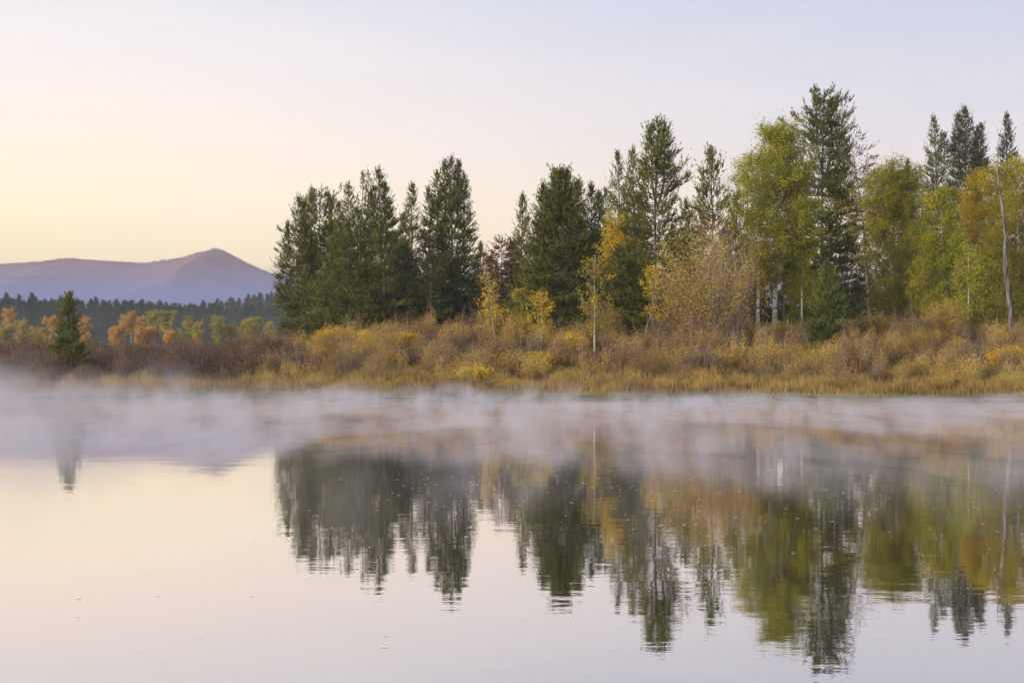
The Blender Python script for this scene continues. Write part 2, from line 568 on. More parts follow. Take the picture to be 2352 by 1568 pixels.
M_LIMB = leaf_mat("aspen_limbs", [(.14, .12, .09), (.22, .19, .14), (.30, .27, .20)], 0)
M_BARK = noise_mat("conifer_bark", [(.05, .038, .03), (.11, .085, .07), (.16, .13, .11)], (6, 6, 1.5), 5, .95, .5)
M_ASPENBARK = noise_mat("aspen_bark", [(.10, .09, .075), (.42, .38, .32), (.60, .56, .49)], (3, 3, 4.5), 5, .8, .3, .36, .52)
M_ASPENDULL = noise_mat("dull_aspen_bark", [(.10, .09, .07), (.26, .24, .17), (.36, .33, .24)], (3, 3, 4), 5, .8, .3, .34, .55)
M_SNAG = noise_mat("weathered_dead_wood", [(.04, .036, .036), (.12, .11, .11), (.24, .22, .22)], (5, 5, .8), 6, .9, .6, .36, .62)
M_GROUND = noise_mat("autumn_ground", [(.07, .055, .035), (.14, .105, .055), (.19, .16, .075), (.13, .14, .06)], (.6, .6, .6), 8, .95, .4, .3, .7)
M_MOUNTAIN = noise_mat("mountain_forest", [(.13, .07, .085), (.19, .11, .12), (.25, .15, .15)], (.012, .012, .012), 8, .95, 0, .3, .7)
M_FARWOOD = leaf_mat("far_conifers", [(.022, .045, .03), (.038, .068, .042), (.055, .09, .055)], .1)

# ------------------------------------------------------------------ terrain


def grid_sheet(name, xs, ys, zf, mat, kind='structure'):
    X, Y = np.meshgrid(xs, ys)
    Z = zf(X, Y)
    V = np.stack([X, Y, Z], -1).reshape(-1, 3)
    nx, ny = len(xs), len(ys)
    i = np.arange((ny - 1) * nx).reshape(ny - 1, nx)[:, :-1].ravel()
    F = np.stack([i, i + 1, i + nx + 1, i + nx], 1)
    o = make_mesh(name, [(V, F, .5)], mat, None, True)
    return tag(o, kind=kind)


tx = np.sinh(np.linspace(-1, 1, 181) * 4.6) / math.sinh(4.6) * 6000
ty = np.concatenate([np.linspace(-400, 60, 24), np.linspace(62, 130, 137), 130 + np.geomspace(2, 7000, 60)])
grid_sheet("ground", tx, ty, ground, M_GROUND)

# water
m, n, l = new_mat("still_river_water")
tcn = n.new("ShaderNodeTexCoord")
hs = []
for (sc, st, dt, seed_) in (((.55, 1.4, 1), .013, 2, 0), ((2.6, 5.0, 1), .0036, 2, 5), ((9, 16, 1), .0012, 1, 9)):
    mpn = n.new("ShaderNodeMapping")
    mpn.inputs["Scale"].default_value = sc
    mpn.inputs["Location"].default_value = (seed_, seed_, 0)
    l.new(tcn.outputs["Object"], mpn.inputs[0])
    nn = n.new("ShaderNodeTexNoise")
    nn.inputs["Scale"].default_value = 1
    nn.inputs["Detail"].default_value = dt
    l.new(mpn.outputs[0], nn.inputs[0])
    mu = n.new("ShaderNodeMath")
    mu.operation = 'MULTIPLY'
    mu.inputs[1].default_value = st
    l.new(nn.outputs[0], mu.inputs[0])
    hs.append(mu.outputs[0])
a1 = n.new("ShaderNodeMath")
l.new(hs[0], a1.inputs[0])
l.new(hs[1], a1.inputs[1])
a2 = n.new("ShaderNodeMath")
l.new(a1.outputs[0], a2.inputs[0])
l.new(hs[2], a2.inputs[1])
bp = n.new("ShaderNodeBump")
bp.inputs["Strength"].default_value = 1.0
bp.inputs["Distance"].default_value = .16
l.new(a2.outputs[0], bp.inputs["Height"])
gl = n.new("ShaderNodeBsdfGlossy")
gl.inputs["Roughness"].default_value = .02
gl.inputs["Color"].default_value = (.99, .955, .94, 1)
l.new(bp.outputs[0], gl.inputs["Normal"])
df = n.new("ShaderNodeBsdfDiffuse")
df.inputs["Color"].default_value = (.030, .034, .026, 1)
fr = n.new("ShaderNodeFresnel")
fr.inputs[0].default_value = 2.6
mx = n.new("ShaderNodeMixShader")
frm = n.new("ShaderNodeMapRange")
frm.inputs[1].default_value = .1
frm.inputs[2].default_value = .6
frm.inputs[3].default_value = .5
frm.inputs[4].default_value = .97
l.new(fr.outputs[0], frm.inputs[0])
l.new(frm.outputs[0], mx.inputs[0])
l.new(df.outputs[0], mx.inputs[1])
l.new(gl.outputs[0], mx.inputs[2])
om = n.new("ShaderNodeOutputMaterial")
l.new(mx.outputs[0], om.inputs[0])
M_WATER = m
grid_sheet("water", np.linspace(-500, 500, 11), np.linspace(-300, 180, 7), lambda X, Y: X * 0, M_WATER)

# mountain
ridge_v = [(-1500, 690), (-700, 640), (-300, 618), (0, 610), (60, 607), (110, 603), (150, 597), (178, 595), (205, 598), (250, 602), (300, 605), (345, 609.5), (385, 604),
           (425, 599), (450, 591), (468, 584), (486, 581), (501, 573.5), (514, 577), (532, 585), (560, 600), (590, 613), (610, 621), (625, 627),
           (680, 637), (760, 655), (900, 672), (1100, 690), (1500, 700), (2600, 680), (4000, 690)]
MD = 3600.0
rvx = [px(a, MD) for a, b in ridge_v]
rvz = [pz(b, MD) for a, b in ridge_v]


def vnoise(X, Y, seed):
    r = np.random.default_rng(seed)
    z = np.zeros_like(X)
    amp, f = 1., 1 / 700
    for _ in range(6):
        for _ in range(3):
            a = r.random() * 6.28
            z += amp * np.sin((X * math.cos(a) + Y * math.sin(a)) * f * 6.28 + r.random() * 6.28) / 3
        amp *= .5
        f *= 2.1
    return z


def mountain_z(X, Y):
    rz_ = np.interp(X, rvx, rvz)
    f = smooth(2300, MD, Y)
    back = 1 - smooth(MD, 5200, Y) * .8
    nz_ = vnoise(X, Y, 4)
    edge = np.clip(np.abs(Y - MD) / 500, 0, 1)
    return rz_ * (f ** 1.15) * back * (1 + .10 * nz_ * edge) + nz_ * 3 * (1 - edge) - 6


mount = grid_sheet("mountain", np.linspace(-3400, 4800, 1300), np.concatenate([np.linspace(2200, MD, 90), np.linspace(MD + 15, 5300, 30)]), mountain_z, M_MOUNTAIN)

# ------------------------------------------------------------------ far woods


def small_spruce(rng, H, Rm, nb=60, M=3, nl=.9, nw=.3):
    c, w = conifer_core(rng, H, Rm, prof=SLIM, base=.05, dens=nb / (H * 9.5), gap=.4, curl=.4, cl=.8, nl=nl, nw=nw, M=M, clump=.35)
    hz = np.array([[[0, 0, 0], [0, 0, H * .98]]], float)
    sp_ = np.array([[[0, 0, H * .55], [0, 0, H * .8], [0, 0, H * 1.03]]], float)
    return c + [tubes(hz, np.array([[.2, .03]]), 4, .3), tubes(sp_, np.array([[.75, .42, .02]]) * Rm / 1.7, 5, .4)]


def merge_at(chunks_list, places, name, mat, kind='stuff'):
    """place prototype chunk lists at (x, y, z, scale, rot, proto, tint shift) in one mesh"""
    out = []
    for (x, y, z, s, a, k, dt) in places:
        ca, sa = math.cos(a) * s, math.sin(a) * s
        for v, f, t in chunks_list[k]:
            V = np.stack([v[:, 0] * ca - v[:, 1] * sa + x, v[:, 0] * sa + v[:, 1] * ca + y, v[:, 2] * s + z], 1)
            out.append((V, f, np.clip(t + dt, 0, 1)))
    o = make_mesh(name, out, mat)
    return tag(o, kind=kind)


rng = np.random.default_rng(11)
protos = [small_spruce(rng, 14 + 3 * rng.random(), rng.uniform(1.3, 2.1), 170, 4, .6, .16) for _ in range(7)]
pl = []
for i in range(900):
    Y = rng.uniform(430, 560)
    vx = rng.uniform(-1000, 760)
    top = np.interp(vx, [-1000, 0, 180, 330, 430, 520, 620, 760], [690, 697, 701, 706, 712, 716, 716, 716]) + rng.normal(2, 4.5) - (8 if rng.random() < .12 else 0)
    x = px(vx, Y)
    g = float(ground(x, Y))
    H = pz(top, Y) - g
    pl.append((x, Y, g, H / 15.5, rng.random() * 6.28, int(rng.integers(0, 7)), rng.normal(0, .12)))
o = merge_at(protos, pl, "distant_forest", M_FARWOOD)
tag(o, "dark conifer wood stretching across the flat beyond the left brush", "forest")
protos2 = [small_spruce(rng, 14 + 3 * rng.random(), rng.uniform(1.6, 2.4), 60, 3, 1.1, .4) for _ in range(6)]
pl = []
for i in range(700):
    Y = rng.uniform(800, 1080)
    vx = rng.uniform(380, 900)
    x = px(vx, Y)
    g = float(ground(x, Y))
    H = rng.uniform(13, 19)
    pl.append((x, Y, g, H / 15.5, rng.random() * 6.28, int(rng.integers(0, 6)), rng.normal(0, .12)))
o = merge_at(protos2, pl, "hillside_forest", M_FARWOOD)
tag(o, "bluish conifer wood on the low hill below the mountain", "forest")
# trees that roughen the mountain's crest
pl = []
cone = []
a = np.arange(5) * 2 * math.pi / 5
v = np.concatenate([np.stack([np.cos(a) * 2.6, np.sin(a) * 2.6, a * 0], 1), [[0, 0, 9.]]])
f = np.array([[i, (i + 1) % 5, 5] for i in range(5)])
cone = [[(v, f, np.full(6, .5))]]
for i in range(7000):
    vx = rng.uniform(-250, 760)
    Y = MD - rng.uniform(0, 70)
    x = px(vx, MD)
    z = float(mountain_z(np.array([x]), np.array([Y]))[0]) - 3
    pl.append((x, Y, z, rng.uniform(.6, 1.35), rng.random() * 6, 0, rng.normal(0, .2)))
o = merge_at(cone, pl, "mountain_forest", M_MOUNTAIN)
tag(o, "tiny conifers fringing the crest of the far mountain", "forest")

# aspens in front of the far wood
FG = "autumn aspens in front of the distant conifer wood"
far_asp = [
    # vx, top, crown bottom, hw, Y, mat, label
    (21, 708, 740, 15, 300, M_ASPEN_ORANGE, "round orange aspen on pale trunks at far left edge of the wood"),
    (14, 752, 790, 18, 270, M_ASPEN_YELLOW, "low dull yellow aspen below the round orange one at the left edge"),
    (50, 735, 790, 22, 275, M_ASPEN_YELLOW, "peaked yellow aspen halfway between left edge and lone dark pine"),
    (92, 750, 790, 17, 280, M_ASPEN_YELLOW, "small yellow aspen just left of the tall gold one by the lone pine"),
    (117, 731, 790, 20, 272, M_ASPEN_ORANGE, "tall gold aspen partly behind the left side of the lone pine"),
    (194, 730, 752, 11, 300, M_ASPEN_ORANGE, "small high orange aspen crown right of the lone pine top"),
    (198, 768, 795, 9, 270, M_ASPEN_ORANGE, "small low gold aspen right of the lone pine foot"),
    (267, 757, 797, 19, 268, M_ASPEN_ORANGE, "low bright orange aspen standing clear of its neighbours"),
    (288, 727, 757, 13, 300, M_ASPEN_ORANGE, "orange aspen left one of the high trio of crowns"),
    (302, 716, 750, 9, 303, M_ASPEN_ORANGE, "narrow orange aspen, the tallest of the high orange trio"),
    (326, 727, 757, 12, 300, M_ASPEN_ORANGE, "roundish orange aspen right one of the high trio of crowns"),
    (323, 755, 800, 12, 262, M_ASPEN_ORANGE, "slender low orange aspen left of the wide orange one"),
    (348, 758, 795, 20, 264, M_ASPEN_ORANGE, "wide low orange aspen under the tall olive aspens"),
    (392, 762, 795, 14, 262, M_ASPEN_ORANGE, "small low orange aspen right of the bare white trunks"),
    (354, 711, 755, 13, 310, M_ASPEN_OLIVE, "tall olive aspen left of its broader olive twin"),
    (386, 710, 760, 19, 300, M_ASPEN_OLIVE, "tall broad olive aspen with long bare pale trunks"),
    (434, 727, 787, 20, 285, M_ASPEN_OLIVE, "olive yellow aspen with rounded top midway in the row"),
    (457, 741, 787, 13, 280, M_ASPEN_YELLOW, "smaller yellow olive aspen at the right shoulder of the rounded one"),
    (502, 727, 787, 21, 280, M_ASPEN_OLIVE, "full yellow green aspen, broadest toward the right end of the row"),
    (532, 742, 787, 11, 282, M_ASPEN_YELLOW, "narrow yellow aspen attached to the right of the broadest one"),
    (564, 733, 793, 17, 280, M_ASPEN_TOP, "pinkish orange and green aspen near the big conifer group"),
    (592, 730, 787, 13, 284, M_ASPEN_OLIVE, "pale olive aspen nearly touching the big conifer group"),
    (618, 738, 787, 11, 290, M_ASPEN_YELLOW, "pale aspen half hidden behind the edge of the conifer group"),
]
for i, (vx, t0, cb, hw, Y, mat, lab) in enumerate(far_asp):
    x = px(vx, Y)
    g = float(ground(x, Y))
    H = pz(t0, Y) - g
    base = max(.12, (pz(cb, Y) - g) / H)
    hue = .55 if mat is not M_ASPEN_YELLOW else .35
    mat = {M_ASPEN_ORANGE: M_FARGOLD, M_ASPEN_YELLOW: M_FARYELLOW}.get(mat, mat)
    aspen(vx, t0, Y, hw, lab, mat, M_ASPENDULL, 1300 + i, group=FG, prof=EGG, base=min(base, .7), nl=22, leafn=2600, leaf=.26, csig=.38, sub=4, hue=hue, huev=.25, tr=.09, up=.3, tilt=.3,
          extra=((-3, t0 + 8, hw * .7, dict(leafn=900, nl=10)),) if i % 2 else ())

# ------------------------------------------------------------------ conifers of the left group
GL = "conifers of the big group left of centre"
GM = "conifers left and right of the golden willow"
GR = "conifers rising behind the aspens at the right"
LEFTPROF = [(0, .05), (.1, .22), (.2, .36), (.4, .5), (.7, .6), (.9, .8), (1, .9)]
C = conifer
C("c", 688, 452, 160, 66, "olive green pine at the left edge of the big group, wide low skirt", M_PINE_OLIVE, M_BARK, 1, group=GL, prof=LEFTPROF, base=.03, gap=.6, leaders=((-28, 520, 20, .3), (12, 470, 18, .5)))
C("c", 733, 438, 166, 40, "open round-topped pine with sky showing between its stems", M_PINE_OLIVE, M_BARK, 2, group=GL, prof=ROUND, base=.12, gap=.7, dens=.75, leaders=((-18, 448, 14, .6), (18, 446, 15, .6), (30, 470, 12, .55)))
C("c", 800, 423, 160, 42, "pointed pine between the open round-topped one and the thin brown top", M_PINE_OLIVE, M_BARK, 3, group=GL, base=.05, leaders=((-24, 470, 16, .5),), gap=.45)
C("c", 833, 394, 168, 26, "thin half-dead pine top with brown twigs poking above the group", M_BROWNPINE, M_BARK, 4, group=GL, base=.3, gap=.8, dens=.5, M=7, leaders=((14, 402, 9, .8),))
C("c", 869, 387, 152, 54, "tall pointed dark pine left of the narrow pine in the big group", M_PINE, M_BARK, 5, group=GL, base=.04, gap=.4, leaders=((16, 430, 18, .6), (-16, 450, 16, .6)))
C("c", 820, 478, 141, 52, "soft mid green pine in front of the pointed ones", M_PINE, M_BARK, 6, group=GL, prof=DOME, base=.03, gap=.3, leaders=((-20, 520, 22, .5),))
C("c", 760, 545, 143, 44, "bushy olive pine low in front of the open round-topped pine", M_PINE_OLIVE, M_BARK, 7, group=GL, prof=DOME, base=.02, gap=.35)
C("c", 880, 500, 140, 48, "dark bushy pine standing before the tall pointed dark pine", M_PINE, M_BARK, 8, group=GL, prof=DOME, base=.02, gap=.3)
C("c", 946, 422, 158, 36, "narrow pointed pine alone between the two tallest pines of the group", M_PINE_OLIVE, M_BARK, 9, group=GL, prof=SLIM, base=.1, gap=.45, leaders=((-22, 500, 14, .4),))
C("c", 935, 560, 143, 40, "low open pine with level branches under the narrow pointed one", M_PINE_BLUE, M_BARK, 10, group=GL, prof=SLIM, base=.05, gap=.4, curl=.5, outw=.4)
C("c", 975, 540, 166, 24, "dead brown pine squeezed in the gap beside the tallest pine", M_RUST, M_BARK, 11, group=GL, base=.1, gap=.6, dens=.8)
C("c", 1036, 360, 154, 64, "tallest pine of the big group, dense and many-topped", M_PINE, M_BARK, 12, group=GL, prof=DOME, base=.03, gap=.35, leaders=((-32, 402, 16, .6), (30, 410, 18, .55), (-14, 380, 14, .7), (16, 378, 14, .7), (-50, 440, 14, .5)))
C("c", 1058, 540, 146, 44, "bushy dark green pine at the foot of the tallest pine", M_PINE_BLUE, M_BARK, 13, group=GL, prof=DOME, base=.02, gap=.3)
C("c", 990, 585, 140, 40, "small dark conifer below the dead brown one", M_PINE_BLUE, M_BARK, 14, group=GL, prof=DOME, base=.02, gap=.3, curl=.5, outw=.3)
C("c", 700, 620, 148, 52, "low spreading dark conifer at the left corner of the group", M_PINE_OLIVE, M_BARK, 15, group=GL, prof=SLIM, base=.02, gap=.45, curl=.5, outw=.4)
C("c", 1104, 556, 172, 20, "small far pine in the dip right of the big group", M_PINE_OLIVE, M_BARK, 16, group=GL, prof=SLIM, base=.1, gap=.5)
C("c", 1122, 590, 178, 18, "tiny pine tip in the dip beside the rusty conifer", M_PINE_OLIVE, M_BARK, 17, group=GL, prof=SLIM, base=.1, gap=.5)
# middle
C("c", 1152, 548, 130, 56, "rust brown dying conifer with long level lower branches", M_RUST, M_BARK, 20, group=GM, prof=[(0, .1), (.2, .45), (.5, .7), (.8, 1), (1, 1)], base=.1, gap=.6, curl=.35, outw=.7, leaders=((20, 560, 14, .6), (-22, 590, 14, .5)))
C("c", 1201, 447, 134, 30, "slim pointed pine left of the broad dark domed pine", M_PINE_OLIVE, M_BARK, 21, group=GM, prof=SLIM, base=.08, gap=.45)
C("c", 1288, 390, 113, 76, "broad dense deep green pine with domed many-pointed crown", M_PINE, M_BARK, 22, group=GM, prof=DOME, base=.03, gap=.12, dens=1.5, clump=1.15, leaders=((-40, 436, 18, .5), (36, 430, 18, .5), (-14, 404, 14, .7), (14, 402, 14, .7)))
C("c", 1220, 560, 118, 46, "low dark pine at the left foot of the broad domed pine", M_PINE, M_BARK, 23, group=GM, prof=DOME, base=.03, gap=.35)
C("c", 1358, 420, 140, 30, "slim pine spire just right of the broad domed pine", M_PINE_BLUE, M_BARK, 24, group=GM, prof=SLIM, base=.08, gap=.4, leaders=((16, 450, 14, .5),))
C("c", 1390, 432, 146, 30, "short shaggy pine between two slim spires", M_PINE_OLIVE, M_BARK, 25, group=GM, prof=PINE, base=.08, gap=.55, dens=.8)
C("c", 1420, 347, 150, 34, "tall slim pine with open crown left of the big shaggy pine", M_PINE_OLIVE, M_BARK, 26, group=GM, prof=SLIM, base=.2, gap=.6, dens=.8)
C("c", 1453, 340, 138, 32, "slim rounded pine pressed against the big shaggy pine", M_PINE_OLIVE, M_BARK, 27, group=GM, prof=PINE, base=.15, gap=.55, dens=.8)
C("c", 1510, 272, 113, 76, "big shaggy olive pine, tallest left of the golden willow", M_PINE_OLIVE, M_BARK, 28, group=GM, prof=[(0, .04), (.06, .2), (.2, .48), (.4, .76), (.6, 1), (.85, .9), (1, .7)], base=.06, gap=.6, leaders=((-14, 300, 14, .75), (16, 296, 14, .75)), M=13)
C("c", 1450, 560, 120, 50, "dark bushy pine beneath the big shaggy pine", M_PINE, M_BARK, 29, group=GM, prof=DOME, base=.03, gap=.4)
C("c", 1632, 339, 109, 50, "open sturdy pine standing above the golden willow", M_PINE_OLIVE, M_BARK, 30, group=GM, prof=PINE, base=.25, gap=.6, dens=.95)
C("c", 1575, 460, 125, 40, "shaggy low pine filling the gap left of the sturdy pine", M_PINE_OLIVE, M_BARK, 31, group=GM, prof=DOME, base=.05, gap=.55)
C("c", 1692, 440, 128, 34, "small ragged pine between sturdy pine and tall aspen", M_PINE_OLIVE, M_BARK, 32, group=GM, prof=PINE, base=.08, gap=.55)
# right
C("c", 1893, 207, 138, 66, "tallest tree of all, ragged dark pine with a bulging top", M_PINE, M_BARK, 40, group=GR, prof=[(0, .25), (.04, .45), (.1, .62), (.14, .95), (.2, .6), (.35, .7), (.55, .85), (.8, .85), (1, .6)], base=.12, gap=.65, M=13, cl=.6, leaders=((-16, 225, 16, .8), (16, 240, 16, .78), (34, 318, 18, .55)))
C("c", 1942, 400, 146, 44, "ragged open pine leaning out right of the tallest pine", M_PINE_OLIVE, M_BARK, 41, group=GR, prof=ROUND, base=.2, gap=.75, dens=.7)
C("c", 1996, 324, 170, 46, "gaunt half-bare pine with crooked spread branches", M_BROWNPINE, M_BARK, 42, group=GR, prof=[(0, .5), (.06, 1), (.2, .9), (.4, .6), (1, .5)], base=.45, gap=.85, dens=.45, curl=.5, M=9, lean=(-2.0, 0))
C("c", 2084, 366, 185, 14, "tiny dark pine tip showing over the broad olive aspen", M_PINE_BLUE, M_BARK, 43, group=GR, prof=SLIM, base=.3, gap=.4)
C("c", 2146, 266, 205, 42, "slim open pine left of the dark dense pine at right", M_PINE_OLIVE, M_BARK, 44, group=GR, prof=SLIM, base=.3, gap=.55, leaders=((26, 310, 12, .8),))
C("c", 2218, 244, 200, 46, "dark dense blue-green pine, tallest toward the right edge", M_PINE_BLUE, M_BARK, 45, group=GR, prof=DOME, base=.3, gap=.3, dens=1.2, leaders=((-18, 268, 12, .8), (36, 290, 16, .7), (22, 300, 14, .7)))
C("c", 2312, 260, 205, 40, "pointed pine at the right edge behind the dead grey trunk", M_PINE_BLUE, M_BARK, 46, group=GR, prof=SLIM, base=.3, gap=.45)
C("c", 2380, 330, 200, 40, "dark pine cut off by the right edge of the view", M_PINE_BLUE, M_BARK, 47, group=GR, prof=SLIM, base=.2, gap=.45)
C("s", 1903, 602, 95, 40, "small fresh green spruce standing alone in the right brush", M_SPRUCE, M_BARK, 48, cat="spruce", rootname="spruce_tree", prof=[(0, .05), (.15, .3), (.35, .55), (.6, .85), (.85, 1), (1, .85)], base=.02, gap=.15, dens=2.8, cl=.32, nl=.17, nw=.04, clump=1.9)
C("l", 160, 670, 93, 46, "lone dark pine in the mist by the water at far left", M_PINE_OLIVE, M_BARK, 49, cat="pine", rootname="pine_tree", prof=[(0, .04), (.15, .2), (.35, .42), (.6, .8), (.8, 1), (1, .8)], base=.04, gap=.35, dens=2.0, cl=.32, nl=.17, nw=.04, clump=1.9, leaders=((-8, 692, 7, .78),))

# dim row behind
rng = np.random.default_rng(77)
back = [(1095, 622), (1140, 610), (1185, 560), (1240, 540), (1340, 520), (1400, 545), (1470, 530), (1545, 520), (1590, 560), (1660, 530), (1715, 545), (1760, 560),
        (1830, 560), (1880, 590), (1925, 640), (1968, 650), (1990, 560), (2030, 530), (2090, 520), (2130, 500), (2180, 520), (2240, 540), (2290, 530), (2345, 520),
        (720, 560), (780, 520), (850, 520), (910, 540), (955, 600), (1010, 520), (2400, 500), (1600, 640), (1500, 620), (1865, 680), (2000, 640), (2060, 600), (1690, 640)]
back += [(1268, 470), (1312, 480), (1290, 640), (1215, 640), (1020, 560), (1750, 655), (1790, 670), (1815, 650), (1850, 640), (1550, 660), (1950, 665), (1980, 680), (2110, 650), (2190, 640), (2270, 650), (2330, 640), (1450, 650), (1150, 680), (990, 640)]
bp_ = []
for q in range(3):
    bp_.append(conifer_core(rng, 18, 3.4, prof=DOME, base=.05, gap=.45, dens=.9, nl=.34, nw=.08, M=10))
bm = []
for q, (cc, ww) in enumerate(bp_):
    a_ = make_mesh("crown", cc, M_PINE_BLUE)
    b_ = make_mesh("trunk", ww, M_BARK, None, True)
    bm.append((a_.data, b_.data))
    bpy.data.objects.remove(a_)
    bpy.data.objects.remove(b_)
for i, (vx, ty) in enumerate(back):
    Y = (178 if ty < 620 or i < 37 else 152) + rng.uniform(-8, 14)
    x = px(vx, Y)
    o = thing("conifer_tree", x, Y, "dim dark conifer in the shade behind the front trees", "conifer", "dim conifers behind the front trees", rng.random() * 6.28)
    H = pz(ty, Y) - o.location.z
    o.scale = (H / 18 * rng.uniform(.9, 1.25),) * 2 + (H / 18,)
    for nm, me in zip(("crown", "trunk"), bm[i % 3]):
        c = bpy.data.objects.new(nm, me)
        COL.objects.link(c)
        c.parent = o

# ------------------------------------------------------------------ aspens
GA = "aspens along the far bank"
aspen(1778, 292, 120, 92, "tallest aspen, yellow-green with an orange tip and white trunk", M_ASPEN, M_ASPENBARK, 60, group=GA, prof=[(0, .25), (.05, .4), (.18, .5), (.28, .7), (.45, .9), (.65, 1), (.85, .95), (1, .6)], base=.36, nl=100, leafn=72000, csig=.48, hue=.42, huev=.3, sub=6, tr=.24, lean=(.3, 0),
      extra=((62, 365, 44, dict(leafn=9000, nl=26, base=.3, hue=.5, tr=.1)),))
aspen(1800, 287, 121, 34, "orange-tinged upright aspen rising inside the tallest crown", M_ASPEN_TOP, M_LIMB, 61, group=GA, prof=EGG, base=.72, nl=26, leafn=9000, csig=.45, hue=.5, huev=.25, tr=.1)
aspen(1722, 350, 132, 44, "thin aspen with bare twig tips left of the tallest aspen", M_ASPEN, M_ASPENDULL, 62, group=GA, prof=EGG, base=.35, nl=44, leafn=11000, csig=.36, hue=.35, huev=.25)
aspen(1740, 500, 118, 30, "slender aspen whose pale trunk stands left of the whitest one", M_ASPEN_OLIVE, M_ASPENBARK, 63, group=GA, prof=ASP, base=.5, nl=24, leafn=4500, csig=.36, hue=.6, tr=.20)
aspen(2052, 380, 136, 88, "broad olive aspen with straight pale trunk, right of the tallest pine", M_ASPEN_OLIVE, M_ASPENDULL, 64, group=GA, prof=[(0, .12), (.08, .42), (.2, .7), (.4, .95), (.6, 1), (.85, .9), (1, .7)], base=.24, nl=120, leafn=80000, csig=.5, hue=.35, huev=.25, sub=6, tr=.2)
aspen(2165, 425, 124, 58, "slender yellow-green aspen right of the broad olive one", M_ASPEN, M_ASPENDULL, 65, group=GA, prof=ASP, base=.15, nl=56, leafn=38000, csig=.48, hue=.55, huev=.3, tr=.12, extra=((-40, 560, 30, dict(leafn=5000, nl=20)),))
aspen(2252, 398, 152, 62, "glowing orange-yellow aspen left of the dead grey trunk", M_ASPEN_YELLOW, M_ASPENDULL, 66, group=GA, prof=EGG, base=.3, nl=60, leafn=44000, csig=.5, hue=.5, huev=.35)
aspen(2338, 372, 136, 84, "tall gold-green aspen at the right edge behind the dead grey trunk", M_ASPEN_OLIVE, M_ASPENDULL, 67, group=GA, prof=EGG, base=.15, nl=78, leafn=66000, csig=.5, hue=.5, huev=.3, sub=6)
aspen(2224, 562, 108, 42, "young pale-stemmed aspen in front of the orange one", M_ASPEN, M_ASPENBARK, 68, group=GA, prof=ASP, base=.2, nl=44, leafn=9000, leaf=.12, csig=.3, hue=.55, tr=.09)
aspen(1420, 487, 124, 52, "golden aspen glowing before the dark pines left of the willow", M_ASPEN_YELLOW, M_ASPENDULL, 69, group=GA, prof=[(0, .3), (.15, .5), (.3, .5), (.45, .9), (.7, 1), (1, .5)], base=.42, nl=34, leafn=8000, csig=.34, hue=.4, huev=.3, fill=.4)
aspen(1366, 590, 97, 44, "young thin aspen with a long bare pale stem and sparse leaves", M_ASPEN_YELLOW, M_ASPENDULL, 70, group=GA, prof=EGG, base=.32, nl=30, leafn=1400, leaf=.11, csig=.2, hue=.2, tr=.085, fill=.3, tilt=.8)
aspen(1140, 630, 105, 26, "leaning young aspen with a bright yellow tip by the rusty conifer", M_ASPEN_YELLOW, M_ASPENDULL, 71, group=GA, prof=[(0, .3), (.1, .6), (.4, .75), (.7, 1), (1, .8)], base=.35, nl=24, leafn=950, leaf=.12, csig=.2, hue=.6, tr=.06, lean=(-.6, 0))
aspen(1243, 666, 103, 32, "small bushy bright yellow aspen under the broad domed pine", M_ASPEN_YELLOW, M_ASPENDULL, 72, group=GA, prof=[(0, .2), (.2, .55), (.5, .9), (.8, 1), (1, .8)], base=.22, nl=24, leafn=1500, leaf=.12, csig=.2, hue=.45, tr=.06)
aspen(1196, 660, 107, 22, "little lemon yellow sapling left of the small bushy aspen", M_ASPEN_YELLOW, M_ASPENDULL, 73, group=GA, prof=EGG, base=.3, nl=18, leafn=800, leaf=.12, csig=.2, hue=.3, tr=.05)
aspen(1498, 610, 108, 26, "small orange-leaved sapling at the willow's left shoulder", M_ASPEN_ORANGE, M_LIMB, 174, group=GA, prof=EGG, base=.35, nl=20, leafn=1600, leaf=.12, csig=.24, hue=.35, tr=.06)
aspen(1836, 560, 127, 56, "leafy yellow-green aspen sapling low before the tallest pine", M_ASPEN, M_LIMB, 75, group=GA, prof=EGG, base=.12, nl=44, leafn=16000, leaf=.12, csig=.36, hue=.35, tr=.08)
aspen(2120, 600, 118, 40, "low olive aspen between two pale stems at right", M_ASPEN_OLIVE, M_ASPENDULL, 76, group=GA, prof=EGG, base=.12, nl=36, leafn=8000, leaf=.13, csig=.34, hue=.45, tr=.08)
aspen(2290, 600, 120, 50, "dusky olive aspen low beside the dead grey trunk", M_ASPEN_OLIVE, M_ASPENDULL, 77, group=GA, prof=EGG, base=.1, nl=36, leafn=9000, leaf=.13, csig=.36, hue=.25, tr=.08)

# big willow: foliage, stems and bare grey twigs
rngw = np.random.default_rng(90)
Yw = 101.0
wil = thing("willow_tree", px(1632, Yw), Yw, "big golden willow, many-stemmed with bare grey twigs at its top", "willow")
Hw = pz(505, Yw) - wil.location.z
f1, w1 = bush_core(rngw, 4.3, Hw, ns=210, ln=9500, leaf=.14, hue=.55, huev=.16, bare=.25, thick=.014, K=7, csig=.2)
f2, w2 = bush_core(rngw, 4.6, Hw * .72, ns=200, ln=9500, leaf=.14, hue=.45, huev=.18, bare=.12, thick=.013, K=6, csig=.2)
f3, w3 = bush_core(rngw, 2.4, Hw * .96, ns=150, ln=10, leaf=.1, bare=.5, thick=.014, K=7)
w3 = [(v + np.array([1.1, -.6, 0]), f, t) for v, f, t in w3]
make_mesh("stems", w1 + w2, M_TWIG, wil)
make_mesh("foliage", f1 + f2, M_WILLOW, wil)
make_mesh("bare_twigs", w3, M_PALETWIG, wil)

